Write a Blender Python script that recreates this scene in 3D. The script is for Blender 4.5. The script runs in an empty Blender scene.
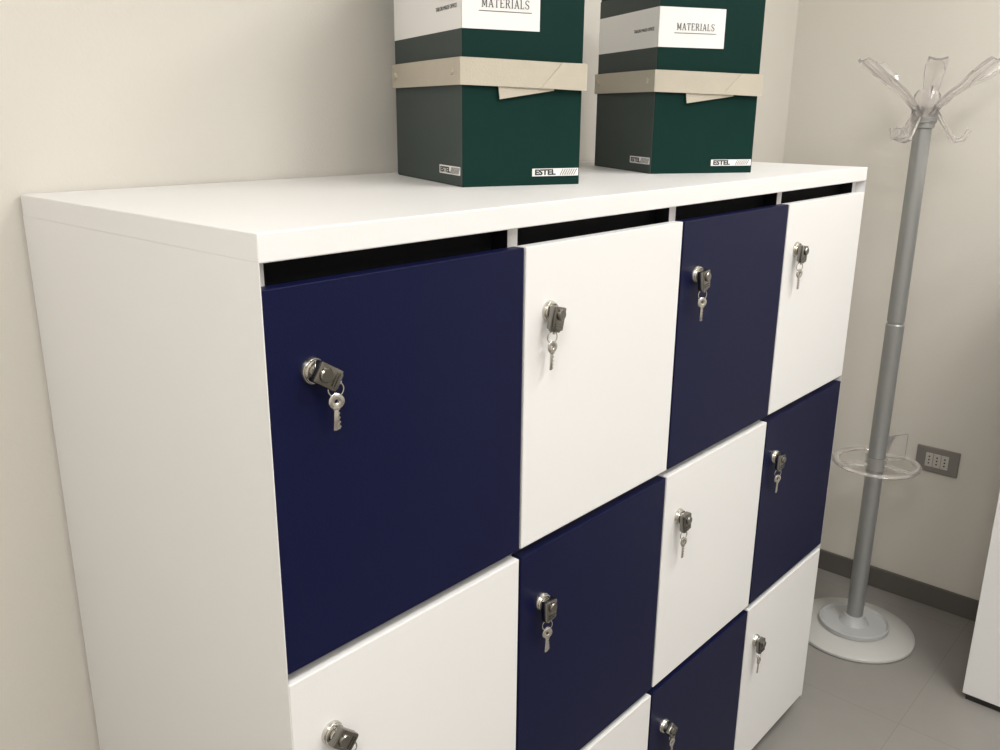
import bpy, bmesh, math, random
from mathutils import Matrix, Vector
random.seed(3)
S=8/9.0; ZF=-1.618
def W(x,y,z): return Vector((x*S,y*S,(z-ZF)*S))

# ---------------- materials ----------------
def mat(name,col,rough=0.5,metal=0.0,trans=0.0,ior=1.45,bump=0.0,bscale=200.0,var=0.0,vscale=3.0,coat=0.0,spec=0.5):
    m=bpy.data.materials.new(name); m.use_nodes=True
    nt=m.node_tree; b=nt.nodes["Principled BSDF"]
    b.inputs["Base Color"].default_value=(*col,1); b.inputs["Roughness"].default_value=rough
    b.inputs["Metallic"].default_value=metal; b.inputs["Transmission Weight"].default_value=trans
    b.inputs["IOR"].default_value=ior; b.inputs["Coat Weight"].default_value=coat
    b.inputs["Specular IOR Level"].default_value=spec
    tc=nt.nodes.new("ShaderNodeTexCoord")
    if bump>0:
        n=nt.nodes.new("ShaderNodeTexNoise"); n.inputs["Scale"].default_value=bscale; n.inputs["Detail"].default_value=4
        bp=nt.nodes.new("ShaderNodeBump"); bp.inputs["Strength"].default_value=bump; bp.inputs["Distance"].default_value=0.002
        nt.links.new(tc.outputs["Object"],n.inputs["Vector"]); nt.links.new(n.outputs["Fac"],bp.inputs["Height"]); nt.links.new(bp.outputs["Normal"],b.inputs["Normal"])
    if var>0:
        n=nt.nodes.new("ShaderNodeTexNoise"); n.inputs["Scale"].default_value=vscale; n.inputs["Detail"].default_value=5
        r=nt.nodes.new("ShaderNodeMapRange"); r.inputs["To Min"].default_value=1-var; r.inputs["To Max"].default_value=1+var
        mx=nt.nodes.new("ShaderNodeVectorMath"); mx.operation='SCALE'; mx.inputs[0].default_value=col
        nt.links.new(tc.outputs["Object"],n.inputs["Vector"]); nt.links.new(n.outputs["Fac"],r.inputs["Value"])
        nt.links.new(r.outputs["Result"],mx.inputs["Scale"]); nt.links.new(mx.outputs["Vector"],b.inputs["Base Color"])
    return m
M_wall=mat("wall_paint",(0.66,0.632,0.58),0.75,bump=0.25,bscale=260,var=0.015)
M_ceil=mat("ceiling_paint",(0.82,0.815,0.80),0.85)
M_white=mat("white_laminate",(0.80,0.797,0.797),0.38,bump=0.08,bscale=500)
M_edge=mat("white_edge",(0.76,0.757,0.755),0.45)
M_navy=mat("navy_lacquer",(0.0045,0.0062,0.036),0.42,bump=0.10,bscale=500,spec=0.16)
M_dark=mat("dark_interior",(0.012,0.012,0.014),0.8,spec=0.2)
M_green=mat("green_cloth_board",(0.0022,0.026,0.021),0.5,bump=0.15,bscale=700,var=0.06,vscale=30,spec=0.15)
M_grey=mat("grey_green_face",(0.052,0.068,0.064),0.6,bump=0.15,bscale=700,var=0.06,vscale=30,spec=0.3)
M_paper=mat("white_paper",(0.84,0.83,0.82),0.6)
M_ink=mat("black_ink",(0.02,0.02,0.02),0.6)
M_strap=mat("cream_strap",(0.50,0.455,0.375),0.6,bump=0.3,bscale=300,var=0.05,vscale=40)
M_chrome=mat("nickel",(0.62,0.60,0.56),0.22,metal=1)
M_gun=mat("gunmetal",(0.23,0.22,0.20),0.25,metal=1)
M_pole=mat("silver_paint",(0.36,0.37,0.37),0.36,metal=0.6)
M_acr=mat("clear_acrylic",(0.95,0.93,0.92),0.05,trans=0.88,ior=1.46)
M_base=mat("frosted_plastic",(0.56,0.56,0.54),0.35,trans=0.15)
M_tray=mat("grey_plastic",(0.42,0.43,0.43),0.3)
M_skirt=mat("grey_baseboard",(0.115,0.105,0.095),0.5,var=0.05)
M_plate=mat("outlet_plate",(0.23,0.215,0.20),0.4,metal=0.15)
M_mod=mat("outlet_module",(0.50,0.48,0.45),0.4)
M_plinth=mat("black_plinth",(0.02,0.02,0.02),0.5)
M_fix=mat("lamp_frame",(0.85,0.85,0.85),0.4)
def floor_mat():
    m=bpy.data.materials.new("grey_tile"); m.use_nodes=True; nt=m.node_tree; b=nt.nodes["Principled BSDF"]
    tc=nt.nodes.new("ShaderNodeTexCoord"); mp=nt.nodes.new("ShaderNodeMapping"); mp.inputs["Location"].default_value=(0.08,0.22,0)
    br=nt.nodes.new("ShaderNodeTexBrick"); br.offset=0.0; br.inputs["Scale"].default_value=1.0
    br.inputs["Brick Width"].default_value=0.6; br.inputs["Row Height"].default_value=0.6
    br.inputs["Mortar Size"].default_value=0.0012; br.inputs["Mortar Smooth"].default_value=0.1
    br.inputs["Color1"].default_value=(0.245,0.234,0.218,1); br.inputs["Color2"].default_value=(0.255,0.243,0.226,1); br.inputs["Mortar"].default_value=(0.205,0.195,0.18,1)
    no=nt.nodes.new("ShaderNodeTexNoise"); no.inputs["Scale"].default_value=14; no.inputs["Detail"].default_value=8
    mr=nt.nodes.new("ShaderNodeMapRange"); mr.inputs["To Min"].default_value=0.94; mr.inputs["To Max"].default_value=1.06
    sc=nt.nodes.new("ShaderNodeVectorMath"); sc.operation='SCALE'
    L=nt.links.new
    L(tc.outputs["Object"],mp.inputs["Vector"]); L(mp.outputs["Vector"],br.inputs["Vector"]); L(tc.outputs["Object"],no.inputs["Vector"])
    L(no.outputs["Fac"],mr.inputs["Value"]); L(br.outputs["Color"],sc.inputs[0]); L(mr.outputs["Result"],sc.inputs["Scale"]); L(sc.outputs["Vector"],b.inputs["Base Color"])
    b.inputs["Roughness"].default_value=0.42
    return m
M_floor=floor_mat()

# ---------------- helpers ----------------
col=bpy.context.scene.collection
def empty(name,loc):
    e=bpy.data.objects.new(name,None); e.empty_display_size=0.05; e.location=loc; col.objects.link(e); return e
def obj(name,bm,m,parent=None,smooth=False):
    me=bpy.data.meshes.new(name); 
    bmesh.ops.recalc_face_normals(bm,faces=bm.faces[:])
    if parent is not None:
        bmesh.ops.translate(bm,verts=bm.verts[:],vec=-Vector(parent.location))
    bm.to_mesh(me); bm.free(); me.materials.append(m)
    o=bpy.data.objects.new(name,me); col.objects.link(o)
    if parent is not None: o.parent=parent
    if smooth:
        for p in me.polygons: p.use_smooth=True
        try: me.set_sharp_from_angle(angle=math.radians(35))
        except Exception: pass
    return o
def bx(bm,lo,hi,T=None,bev=0.0,seg=2):
    lo=Vector(lo);hi=Vector(hi)
    r=bmesh.ops.create_cube(bm,size=1.0); vs=r['verts']
    c=(lo+hi)/2; d=hi-lo
    for v in vs: v.co=Vector((c.x+v.co.x*d.x,c.y+v.co.y*d.y,c.z+v.co.z*d.z))
    if bev>0:
        es=list({e for v in vs for e in v.link_edges})
        r=bmesh.ops.bevel(bm,geom=es,offset=bev,segments=seg,affect='EDGES',profile=0.5)
        vs=list({v for f in r['faces'] for v in f.verts}|{v for v in vs if v.is_valid})
    if T is not None:
        for v in vs: v.co=T@v.co
def lathe(bm,prof,T=None,seg=40):
    rings=[]
    for r,z in prof:
        if r<1e-6: rings.append([bm.verts.new((0,0,z))])
        else: rings.append([bm.verts.new((r*math.cos(2*math.pi*i/seg),r*math.sin(2*math.pi*i/seg),z)) for i in range(seg)])
    for a,b in zip(rings[:-1],rings[1:]):
        for i in range(seg):
            j=(i+1)%seg
            if len(a)==1 and len(b)==1: continue
            if len(a)==1: bm.faces.new((a[0],b[i],b[j]))
            elif len(b)==1: bm.faces.new((a[i],a[j],b[0]))
            else: bm.faces.new((a[i],a[j],b[j],b[i]))
    if T is not None:
        for rg in rings:
            for v in rg: v.co=T@v.co
def torus(bm,R,r,T=None,seg=32,rs=10,flat=1.0):
    g=[]
    for i in range(seg):
        a=2*math.pi*i/seg; row=[]
        for j in range(rs):
            b=2*math.pi*j/rs; rr=R+r*math.cos(b)
            p=Vector((rr*math.cos(a),rr*math.sin(a),r*flat*math.sin(b)))
            row.append(bm.verts.new(T@p if T is not None else p))
        g.append(row)
    for i in range(seg):
        for j in range(rs):
            bm.faces.new((g[i][j],g[(i+1)%seg][j],g[(i+1)%seg][(j+1)%rs],g[i][(j+1)%rs]))
def sweep(bm,path,T):
    """path: (x,z,width,thick,vee) - V section along an xz path, width along y"""
    rows=[]
    n=len(path)
    for i,(x,z,wd,th,ve) in enumerate(path):
        a=path[max(i-1,0)]; b=path[min(i+1,n-1)]
        t=Vector((b[0]-a[0],0,b[1]-a[1])).normalized(); nrm=Vector((-t.z,0,t.x))
        P=Vector((x,0,z)); Y=Vector((0,1,0))
        K=6; row=[]
        for k in range(K+1):
            u=-1+2*k/K; row.append(bm.verts.new(T@(P+Y*u*wd/2+nrm*(ve*(abs(u)**1.5)+th/2))))
        for k in range(K,-1,-1):
            u=-1+2*k/K; row.append(bm.verts.new(T@(P+Y*u*wd/2+nrm*(ve*(abs(u)**1.5)-th/2))))
        rows.append(row)
    m=len(rows[0])
    for a,b in zip(rows[:-1],rows[1:]):
        for i in range(m):
            j=(i+1)%m; bm.faces.new((a[i],a[j],b[j],b[i]))
    for row in (rows[0],rows[-1]):
        K=6
        for k in range(K): bm.faces.new((row[k],row[k+1],row[m-2-k],row[m-1-k]))
def text(name,body,size,T,m,parent,align='LEFT',shear=0,bold=0.0):
    cu=bpy.data.curves.new(name,'FONT'); cu.body=body; cu.size=size; cu.align_x=align; cu.shear=shear; cu.offset=bold; cu.resolution_u=3; cu.extrude=0.00015
    t=bpy.data.objects.new(name+"_tmp",cu); col.objects.link(t)
    bpy.context.view_layer.update()
    me=bpy.data.meshes.new_from_object(t.evaluated_get(bpy.context.evaluated_depsgraph_get()))
    bpy.data.objects.remove(t)
    me.transform(T); me.transform(Matrix.Translation(-Vector(parent.location)))
    me.materials.clear(); me.materials.append(m)
    o=bpy.data.objects.new(name,me); col.objects.link(o); o.parent=parent
def ubox(name,lo,hi,m,parent=None,bev=0.0):
    bm=bmesh.new(); bx(bm,W(*lo),W(*hi),bev=bev); return obj(name,bm,m,parent)

# slab-serif capitals drawn as strokes (cell height 1, baseline 0): glyph -> (advance, strokes)
def bar(a,b,tk): return (a,b,tk)
TN,TK_=.075,.12
def serif(x,y,hw=.13): return bar((x-hw,y),(x+hw,y),.07)
GL={
'M':(1.02,[bar((.17,0),(.17,1),TN),bar((.17,1),(.5,.15),TK_),bar((.5,.15),(.83,1),TN),bar((.83,0),(.83,1),TK_),serif(.17,.03),serif(.83,.03),serif(.12,.97,.09),serif(.88,.97,.09)]),
'A':(.88,[bar((.14,0),(.43,1),TN),bar((.43,1),(.74,0),TK_),bar((.25,.33),(.64,.33),TN),serif(.14,.03),serif(.74,.03)]),
'T':(.82,[bar((.41,0),(.41,1),TK_),bar((.06,.965),(.76,.965),.07),bar((.085,.97),(.085,.78),.06),bar((.735,.97),(.735,.78),.06),serif(.41,.03)]),
'E':(.80,[bar((.20,0),(.20,1),TK_),bar((.07,.965),(.68,.965),.07),bar((.07,.035),(.70,.035),.07),bar((.2,.52),(.55,.52),.07),bar((.66,.97),(.66,.80),.06),bar((.68,.03),(.68,.22),.06)]),
'R':(.88,[bar((.20,0),(.20,1),TK_),bar((.07,.965),(.50,.965),.07),bar((.2,.50),(.50,.50),.07),bar((.50,.965),(.64,.87),.09),bar((.64,.87),(.64,.60),TK_),bar((.64,.60),(.50,.50),.09),bar((.45,.5),(.74,.02),TK_),serif(.20,.03),serif(.77,.03,.10)]),
'I':(.44,[bar((.22,0),(.22,1),TK_),serif(.22,.03,.14),serif(.22,.97,.14)]),
'L':(.76,[bar((.20,0),(.20,1),TK_),serif(.20,.97,.14),bar((.07,.035),(.66,.035),.07),bar((.645,.03),(.645,.24),.06)]),
'S':(.76,[bar((.64,.74),(.64,.95),.06),bar((.64,.86),(.50,.965),.07),bar((.50,.965),(.25,.965),.07),bar((.25,.965),(.12,.83),.09),bar((.12,.83),(.14,.63),TK_),bar((.14,.63),(.62,.38),TK_),bar((.62,.38),(.64,.17),TK_),bar((.64,.17),(.50,.035),.09),bar((.50,.035),(.24,.035),.07),bar((.24,.035),(.12,.14),.07),bar((.11,.05),(.11,.27),.06)]),
}
def slab_text(name,word,hgt,T,m,parent):
    sx=.84; tot=sum(GL[ch][0] for ch in word)*sx+.06*(len(word)-1); x=-tot/2
    bm=bmesh.new(); lay=0
    for ch in word:
        adv,st=GL[ch]
        for a,b,tk in st:
            A=Vector(((a[0]*sx+x)*hgt,a[1]*hgt,0)); B=Vector(((b[0]*sx+x)*hgt,b[1]*hgt,0)); d=(B-A).normalized(); n=Vector((-d.y,d.x,0))*tk*hgt/2
            zz=.0001+.00001*(lay%7); lay+=1; o=Vector((0,0,zz))
            bm.faces.new([bm.verts.new(T@(q+o)) for q in (A-n,B-n,B+n,A+n)])
        x+=adv*sx+.06
    obj(name,bm,m,parent)

# ---------------- room ----------------
X0,X1,Y0,Y1,ZC=-1.7,2.706,-3.3,0.634,1.42
ubox("floor",(X0-.15,Y0-.15,ZF-.1),(X1+.15,Y1+.15,ZF),M_floor)
ubox("ceiling",(X0-.15,Y0-.15,ZC),(X1+.15,Y1+.15,ZC+.1),M_ceil)
ubox("wall_back",(X0-.15,Y1,ZF),(X1+.15,Y1+.15,ZC),M_wall)
ubox("wall_right",(X1,Y0,ZF),(X1+.15,Y1,ZC),M_wall)
ubox("wall_left",(X0-.15,Y0,ZF),(X0,Y1,ZC),M_wall)
ubox("wall_front",(X0-.15,Y0-.15,ZF),(X1+.15,Y0,ZC),M_wall)
bh=0.081
ubox("baseboard_right",(X1-.012,Y0,ZF),(X1,Y1,ZF+bh),M_skirt,bev=0.002)
ubox("baseboard_left",(X0,Y0,ZF),(X0+.012,Y1,ZF+bh),M_skirt,bev=0.002)
ubox("baseboard_front",(X0+.012,Y0,ZF),(X1-.012,Y0+.012,ZF+bh),M_skirt,bev=0.002)
ubox("baseboard_back",(X0+.012,Y1-.0045,ZF),(X1-.012,Y1,ZF+bh),M_skirt,bev=0.001)

# ---------------- locker cabinet ----------------
w=0.45; D=0.6287; t=0.0334; g=0.0625; p=0.5050; gd=0.0165; nC=4; nR=3
L=nC*w; e=0.021; zb=-g-3*p+gd-0.012
cab=empty("locker_cabinet",W(L/2,D/2,ZF))
bm=bmesh.new()
bx(bm,W(0,0,-t),W(L,D,0),bev=0.0015)
bx(bm,W(0,e+.004,zb),W(0.022,D,-t+.0005))
bx(bm,W(L-.022,e+.004,zb),W(L,D,-t+.0005))
bx(bm,W(0,0.0006,zb),W(0.0010,e+.004,-t+.0005))
bx(bm,W(L-.0010,0.0006,zb),W(L,e+.004,-t+.0005))
bx(bm,W(.022,e+.004,zb),W(L-.022,D-.01,zb+.022))
bx(bm,W(.022,D-.01,zb),W(L-.022,D,-t))
obj("carcass",bm,M_white,cab)
bm=bmesh.new()
for c in range(1,nC): bx(bm,W(c*w-.011,e+.004,zb+.022),W(c*w+.011,D-.01,-t))
for r in range(1,nR):
    z=-g-r*p+gd/2
    for c in range(nC): bx(bm,W(c*w+.011,e+.004,z-.011),W((c+1)*w-.011,D-.01,z+.011))
obj("dividers",bm,M_edge,cab)
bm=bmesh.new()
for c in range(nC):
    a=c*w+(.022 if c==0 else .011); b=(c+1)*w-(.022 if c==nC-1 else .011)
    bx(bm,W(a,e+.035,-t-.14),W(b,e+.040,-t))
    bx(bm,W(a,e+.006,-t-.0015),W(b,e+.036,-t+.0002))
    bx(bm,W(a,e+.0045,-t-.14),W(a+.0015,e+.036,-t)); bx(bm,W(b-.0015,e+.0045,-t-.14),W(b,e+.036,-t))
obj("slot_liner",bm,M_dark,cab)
bm=bmesh.new(); bx(bm,W(.03,.05,ZF),W(L-.03,D-.03,zb)); obj("plinth",bm,M_plinth,cab)
FR=Matrix(((1,0,0),(0,0,-1),(0,1,0))).to_4x4()
ANG={(0,0):58,(1,0):48,(2,2):42,(0,1):-14,(0,2):8,(0,3):-8,(1,1):0,(1,2):4,(1,3):-5,(2,3):3,(2,0):10,(2,1):-6}
for r in range(nR):
    for c in range(nC):
        navy=(r+c)%2==0
        zt=-g-r*p; z0=zt-(p-gd)
        x0=c*w+(.0014 if c==0 else .0024); x1=(c+1)*w-(.0014 if c==nC-1 else .0024)
        bm=bmesh.new(); bx(bm,W(x0,0,z0),W(x1,e,zt),bev=0.0012)
        obj("door_%s_r%dc%d"%("navy" if navy else "white",r+1,c+1),bm,M_navy if navy else M_white,cab)
        ct=W(c*w+(.062 if c==0 else .059),0,zt-(.104 if r<2 else .112))
        rot=math.radians(ANG[(r,c)])
        T=Matrix.Translation(ct)@FR
        bm=bmesh.new()
        lathe(bm,[(0,0),(.0150,0),(.0150,.002),(.0138,.0045),(.0105,.0055),(.0095,.0055),(.0095,.012),(0,.012)],T,32)
        torus(bm,.0115,.0020,T@Matrix.Translation((0,0,.006)),28,8)
        obj("lock_flange_r%dc%d"%(r+1,c+1),bm,M_chrome,cab,True)
        TB=T@Matrix.Rotation(rot,4,'Z')
        bm=bmesh.new()
        bx(bm,(-.0120,-.0240,.009),(.0120,.0085,.021),TB,bev=.0022)
        bx(bm,(-.0095,-.0270,.011),(.0095,-.0200,.019),TB,bev=.002)
        lathe(bm,[(.0080,.020),(.0080,.0235),(.0068,.025),(0,.025)],TB@Matrix.Translation((0,-.002,0)),24)
        for q in (-.016,-.0195): bx(bm,(-.008,q-.0008,.0205),(.008,q+.0008,.0222),TB)
        obj("lock_body_r%dc%d"%(r+1,c+1),bm,M_gun,cab,True)
        bm=bmesh.new()
        le=TB@Vector((0,-.0255,.015))
        bx(bm,(-.002,-.0300,.0135),(.002,-.0240,.0165),TB,bev=.0006)
        rc=Vector((le.x-.0025,ct.y-.014,le.z-.0085))
        yaw=random.uniform(-0.45,0.0)
        TR=Matrix.Translation(rc)@Matrix.Rotation(yaw,4,'Z')@FR
        torus(bm,.0085,.0009,TR,28,8)
        for kk,(sw,of) in enumerate(((random.uniform(-.14,-.02),-.0013),(random.uniform(.02,.14),.0013))):
            TK=Matrix.Translation(rc+Vector((0,of,-.0072)))@Matrix.Rotation(yaw+0.25*kk,4,'Z')@FR@Matrix.Rotation(sw,4,'Z')
            torus(bm,.0056,.0031,TK@Matrix.Translation((0,-.0062,0)),24,8,flat=0.32)
            bx(bm,(-.0038,-.0155,-.0010),(.0038,-.0115,.0010),TK,bev=.0004)
            bx(bm,(-.0026,-.0385,-.0009),(.0018,-.0145,.0009),TK,bev=.0004)
            for q in range(4): bx(bm,(.0016,-.0370+q*.0052,-.0008),(.0030,-.0348+q*.0052,.0008),TK)
        obj("keys_r%dc%d"%(r+1,c+1),bm,M_chrome,cab,True)

# ---------------- sample boxes ----------------
def sample_box(cx,cy,ang,wd,dp,h=0.385):
    o=W(cx,cy,0); T=Matrix.Translation(o)@Matrix.Rotation(ang,4,'Z')
    E=empty("storage_box",T@Vector((wd/2,dp/2,0)))
    bm=bmesh.new(); bx(bm,(0.0006,0,0),(wd,dp,h-.05),T,bev=.0012); bx(bm,(0.0016,.001,h-.05),(wd-.001,dp-.001,h-.048),T); bx(bm,(0.0006,0,h-.048),(wd,dp,h),T,bev=.0015)
    obj("body",bm,M_green,E)
    bm=bmesh.new(); bx(bm,(-.0004,0.0012,0.0015),(.0012,dp-.0012,h-.0510),T); bx(bm,(-.0004,.0012,h-.047),(.0012,dp-.0012,h-.0015),T); obj("side_face",bm,M_grey,E)  # left face of the box, greyer and paler than the green body
    z0,z1=.2305,.3005
    bm=bmesh.new(); bx(bm,(-.0010,-.0010,z0),(wd*.62,.0005,z1),T); bx(bm,(-.0010,-.0010,z0),(.0004,dp-.002,z1),T); obj("label",bm,M_paper,E)
    TF=T@Matrix.Translation((0,-.0014,0))@Matrix.Rotation(math.pi/2,4,'X')
    TL=T@Matrix.Translation((-.0014,0,0))@Matrix.Rotation(-math.pi/2,4,'Z')@Matrix.Rotation(math.pi/2,4,'X')
    slab_text("title_text","MATERIALS",.0122,TF@Matrix.Translation((wd*.34,z0+.0305,0)),M_ink,E)
    bm=bmesh.new(); bx(bm,(wd*.34-.044,z0+.025,-.0002),(wd*.34+.044,z0+.0258,.0002),TF); obj("title_rule",bm,M_ink,E)
    text("side_text","TAILOR MADE OFFICE",.0085,TL@Matrix.Translation((-.100,z0+.030,0)),M_ink,E)
    bm=bmesh.new(); bx(bm,(wd*.58,.014,-.0006),(wd*.985,.026,.0004),TF); bx(bm,(-.090,.017,-.0006),(-.006,.030,.0004),TL); obj("tags",bm,M_paper,E)
    text("tag_text_front","ESTEL",.0118,TF@Matrix.Translation((wd*.60,.0163,.0006))@Matrix.Diagonal((1.25,1,1,1)),M_ink,E,bold=.0005)
    text("tag_text_side","ESTEL",.0115,TL@Matrix.Translation((-.086,.0196,.0006))@Matrix.Diagonal((1.4,1,1,1)),M_ink,E,bold=.0005)
    bm=bmesh.new()
    for i in range(7):
        T2=TF@Matrix.Translation((wd*.835+i*.0042,.0200,.0006))@Matrix.Rotation(math.radians(-30),4,'Z'); bx(bm,(-.0005,-.0055,-.0002),(.0005,.0055,.0002),T2)
    for i in range(9):
        T2=TL@Matrix.Translation((-.040+i*.0038,.0235,.0006))@Matrix.Rotation(math.radians(-30),4,'Z'); bx(bm,(-.0005,-.0055,-.0002),(.0005,.0055,.0002),T2)
    obj("tag_pattern",bm,M_ink,E)
    sz0,sz1=.1510,.1905; K=14; path=[]
    def side(a,b,bow,tilt0,tilt1):
        for k in range(K):
            u=k/K; P=Vector(a).lerp(Vector(b),u); d=(Vector(b)-Vector(a)).normalized(); n=Vector((d.y,-d.x))
            path.append((P+n*(bow*math.sin(math.pi*u)),tilt0+(tilt1-tilt0)*u))
    q=.003
    side((-q,dp+q),(-q,-q),.002,0,0); side((-q,-q),(wd+q,-q),.0045,0,-.005); side((wd+q,-q),(wd+q,dp+q),.006,-.005,0); side((wd+q,dp+q),(-q,dp+q),.002,0,0)
    bm=bmesh.new(); rows=[]; n=len(path)
    for i,(P,dz) in enumerate(path):
        a=path[i-1][0]; b=path[(i+1)%n][0]; d=(b-a).normalized(); nn=Vector((d.y,-d.x))
        r=[]
        for (oo,zz) in ((0,sz0),(.0022,sz0),(.0022,sz1),(0,sz1)):
            r.append(bm.verts.new(T@Vector((P.x+nn.x*oo,P.y+nn.y*oo,zz+dz))))
        rows.append(r)
    for i in range(n):
        a=rows[i]; b=rows[(i+1)%n]
        for j in range(4): bm.faces.new((a[j],a[(j+1)%4],b[(j+1)%4],b[j]))
    obj("strap",bm,M_strap,E)
    bm=bmesh.new()
    def poly(pts,z,th):
        f=[bm.verts.new(TF@Vector((a*wd,b,z))) for a,b in pts]; k=[bm.verts.new(TF@Vector((a*wd,b,z+th))) for a,b in pts]
        bm.faces.new(f[::-1]); bm.faces.new(k); m=len(pts)
        for i in range(m): bm.faces.new((f[i],f[(i+1)%m],k[(i+1)%m],k[i]))
    poly([(.27,.160),(.29,.131),(.74,.145),(.74,.165)],.0030,.0018)
    poly([(.62,.1480),(.80,.1865),(1.012,.1862),(1.012,.1455)],.0078,.0012)
    obj("strap_tail",bm,M_strap,E)
    bm=bmesh.new()
    for yy in (-.024,-dp+.018):
        lathe(bm,[(0,.0062),(.0050,.0062),(.0056,.0045),(.0056,.001)],TL@Matrix.Translation((yy,.171,.0015)),20)
    obj("strap_studs",bm,M_strap,E,True)
sample_box(.590,.262,math.radians(-23.0),.208,.302)
sample_box(1.147,.231,math.radians(-30.5),.223,.268)

# ---------------- coat stand ----------------
cs=empty("coat_stand",W(2.340,.044,ZF)); O=Vector(cs.location)
T0=Matrix.Translation(O)
bm=bmesh.new(); lathe(bm,[(0,0),(.176,0),(.180,.004),(.179,.010),(.170,.016),(.11,.022),(.104,.024),(0,.024)],T0,64); obj("base_disc",bm,M_base,cs,True)
bm=bmesh.new(); lathe(bm,[(.100,.024),(.103,.026),(.103,.038),(.099,.040),(.094,.034),(.045,.034),(.036,.046),(.030,.060),(0,.060)],T0,64); obj("drip_tray",bm,M_tray,cs,True)
bm=bmesh.new(); zt=1.548
lathe(bm,[(0,.04),(.0245,.04),(.0245,.985),(.0215,.988),(.0215,.993),(.0235,.995),(.0225,zt),(0,zt)],T0,40); obj("pole",bm,M_pole,cs,True)
bm=bmesh.new()
lathe(bm,[(.027,zt-.020),(.032,zt-.015),(.034,zt+.02),(.032,zt+.055),(.024,zt+.066),(0,zt+.066)],T0,36)
cr=math.radians(-48)
for i,(az,s) in enumerate(((6,1.13),(62,.92),(128,.80),(186,1.02),(250,.80),(305,.90))):
    T=T0@Matrix.Translation((0,0,zt+.012))@Matrix.Rotation(cr+math.radians(az),4,'Z')
    sweep(bm,[(.018,-.010,.024,.008,.004),(.040,.012,.028,.008,.007),(.070,.038,.034,.008,.010),(.105,.062,.038,.008,.012),(.140*s,.084,.044,.009,.012),(.178*s,.112,.048,.010,.010),(.190*s,.122,.044,.008,.008)],T)
for i in range(3):
    T=T0@Matrix.Translation((0,0,zt-.005))@Matrix.Rotation(cr+math.radians((-28,92,212)[i]),4,'Z')
    sweep(bm,[(.024,.020,.026,.008,.003),(.040,-.008,.030,.008,.006),(.060,-.040,.036,.009,.008),(.078,-.058,.042,.010,.008),(.100,-.052,.044,.010,.006),(.112,-.026,.042,.009,.004)],T)
obj("hook_crown",bm,M_acr,cs,True)
bm=bmesh.new(); lathe(bm,[(.0235,zt-.03),(.0275,zt-.028),(.0275,zt-.014),(.0235,zt-.012)],T0,36); obj("crown_collar",bm,M_pole,cs,True)
zr=(-.980-ZF)*S
bm=bmesh.new()
torus(bm,.113,.012,T0@Matrix.Translation((0,0,zr)),56,12,flat=.40)
lathe(bm,[(.0250,zr-.020),(.0310,zr-.020),(.0310,zr+.020),(.0250,zr+.020),(.0250,zr-.020)],T0,32)
for a in (0,120,240):
    T=T0@Matrix.Rotation(math.radians(a+20),4,'Z'); bx(bm,(.029,-.012,zr-.003),(.110,.012,zr+.003),T,bev=.001)
T=T0@Matrix.Rotation(math.radians(-30),4,'Z'); bx(bm,(.030,-.003,zr-.004),(.104,.003,zr+.078),T,bev=.001)
obj("umbrella_ring",bm,M_acr,cs,True)

# ---------------- wall outlet ----------------
ow=empty("wall_outlet",W(X1,-.054,-1.056)); C=Vector(ow.location)
bm=bmesh.new(); bx(bm,C+Vector((-.008,-.064,-.042)),C+Vector((0,.064,.042)),bev=.003); obj("plate",bm,M_plate,ow)
bm=bmesh.new()
for i in (-1,0,1): bx(bm,C+Vector((-.0100,i*.0232-.0108,-.0225)),C+Vector((-.007,i*.0232+.0108,.0225)),bev=.0008)
obj("modules",bm,M_mod,ow)
bm=bmesh.new()
TX=Matrix.Translation(C)@Matrix.Rotation(-math.pi/2,4,'Y')
for i in (-1,0,1):
    for j in (-1,0,1):
        lathe(bm,[(0,.0103),(.0025,.0103),(.0025,.0095)],TX@Matrix.Translation((j*.011,i*.0232,0)),14)
obj("pin_holes",bm,M_dark,ow)

# ---------------- white cupboard at right ----------------
xc=2.190; ya=-.352; yb=-1.65; zt2=-.12; zl=ZF+.022
cu=empty("storage_cupboard",W((xc+X1-.02)/2,(ya+yb)/2,ZF))
bm=bmesh.new(); bx(bm,W(xc+.022,yb,zl),W(X1-.016,ya,zt2-.028)); bx(bm,W(xc,yb-.0,zt2-.027),W(X1-.016,ya,zt2),bev=.0015); obj("carcass",bm,M_white,cu)
bm=bmesh.new(); ym=(ya+yb)/2
bx(bm,W(xc,ym+.002,zl),W(xc+.021,ya,zt2-.030),bev=.0012); bx(bm,W(xc,yb,zl),W(xc+.021,ym-.002,zt2-.030),bev=.0012); obj("doors",bm,M_white,cu)
bm=bmesh.new(); bx(bm,W(xc+.008,yb+.02,ZF),W(X1-.03,ya-.01,zl)); obj("plinth",bm,M_plinth,cu)
bm=bmesh.new()
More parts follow.
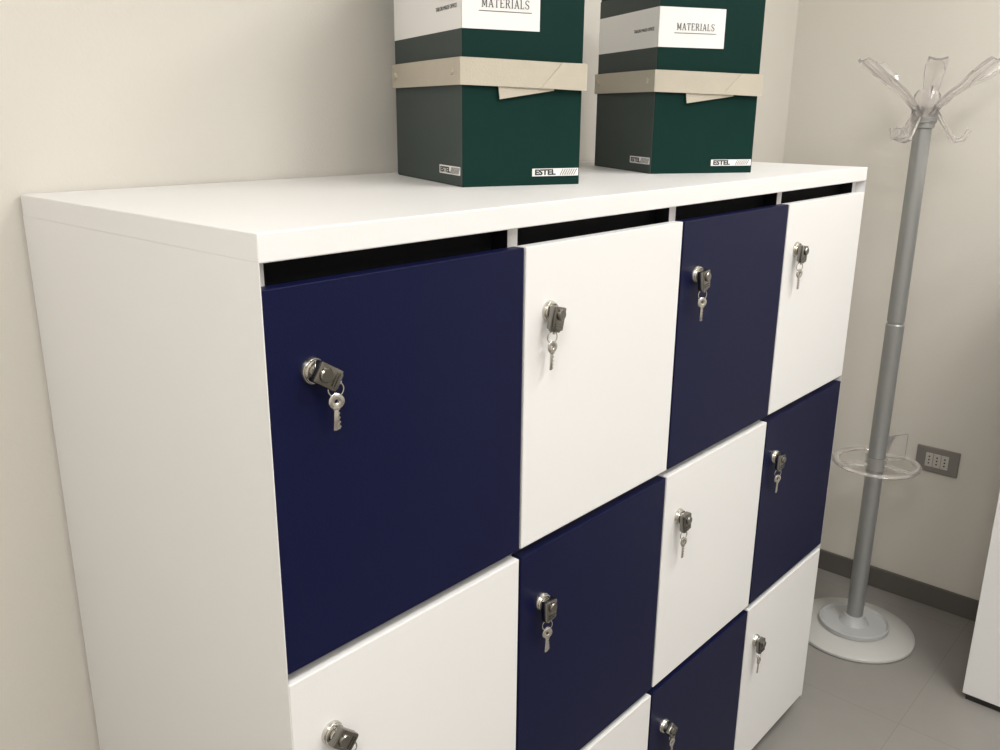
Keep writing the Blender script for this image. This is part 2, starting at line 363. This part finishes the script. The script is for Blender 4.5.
for s in (-1,1):
    bx(bm,W(xc-.028,ym+s*.05-.006,-.75),W(xc-.018,ym+s*.05+.006,-.55),bev=.002)
    for z in (-.74,-.572): bx(bm,W(xc-.02,ym+s*.05-.004,z),W(xc+.001,ym+s*.05+.004,z+.012))
obj("handles",bm,M_chrome,cu)

# ---------------- ceiling lamps ----------------
def lamp(x,y,pw,colr=(1,.975,.935)):
    c=W(x,y,ZC); E=empty("ceiling_lamp",c)
    bm=bmesh.new()
    for a,b in (((-.31,-.31),(.31,-.29)),((-.31,.29),(.31,.31)),((-.31,-.29),(-.29,.29)),((.29,-.29),(.31,.29))):
        bx(bm,c+Vector((a[0],a[1],-.03)),c+Vector((b[0],b[1],0)))
    obj("frame",bm,M_fix,E)
    em=bpy.data.materials.get("lamp_diffuser")
    if not em:
        em=bpy.data.materials.new("lamp_diffuser"); em.use_nodes=True; b=em.node_tree.nodes["Principled BSDF"]
        b.inputs["Emission Color"].default_value=(*colr,1); b.inputs["Emission Strength"].default_value=4
    bm=bmesh.new(); bx(bm,c+Vector((-.29,-.29,-.012)),c+Vector((.29,.29,-.004))); obj("diffuser",bm,em,E)
    ld=bpy.data.lights.new("lamp_light",'AREA'); ld.shape='SQUARE'; ld.size=.56; ld.energy=pw; ld.color=colr
    lo=bpy.data.objects.new("lamp_light",ld); col.objects.link(lo); lo.parent=E; lo.location=(0,0,-.02)
lamp(-.95,-.95,25); lamp(1.0,-1.35,16); lamp(1.95,-.95,16); lamp(.2,-2.5,16)
wd=bpy.data.worlds.new("world"); bpy.context.scene.world=wd; wd.use_nodes=True
wd.node_tree.nodes["Background"].inputs["Color"].default_value=(.9,.87,.8,1); wd.node_tree.nodes["Background"].inputs["Strength"].default_value=.05

# ---------------- camera ----------------
cd=bpy.data.cameras.new("camera"); cam=bpy.data.objects.new("camera",cd); col.objects.link(cam)
cam.location=W(-.53882,-.82491,.12777); cam.rotation_euler=(1.28043,-.00891,-.84541)
cd.sensor_width=36; cd.lens=.8832*36; cd.clip_start=.01
bpy.context.scene.camera=cam
vs=bpy.context.scene.view_settings; vs.view_transform='Standard'; vs.look='None'; vs.exposure=0
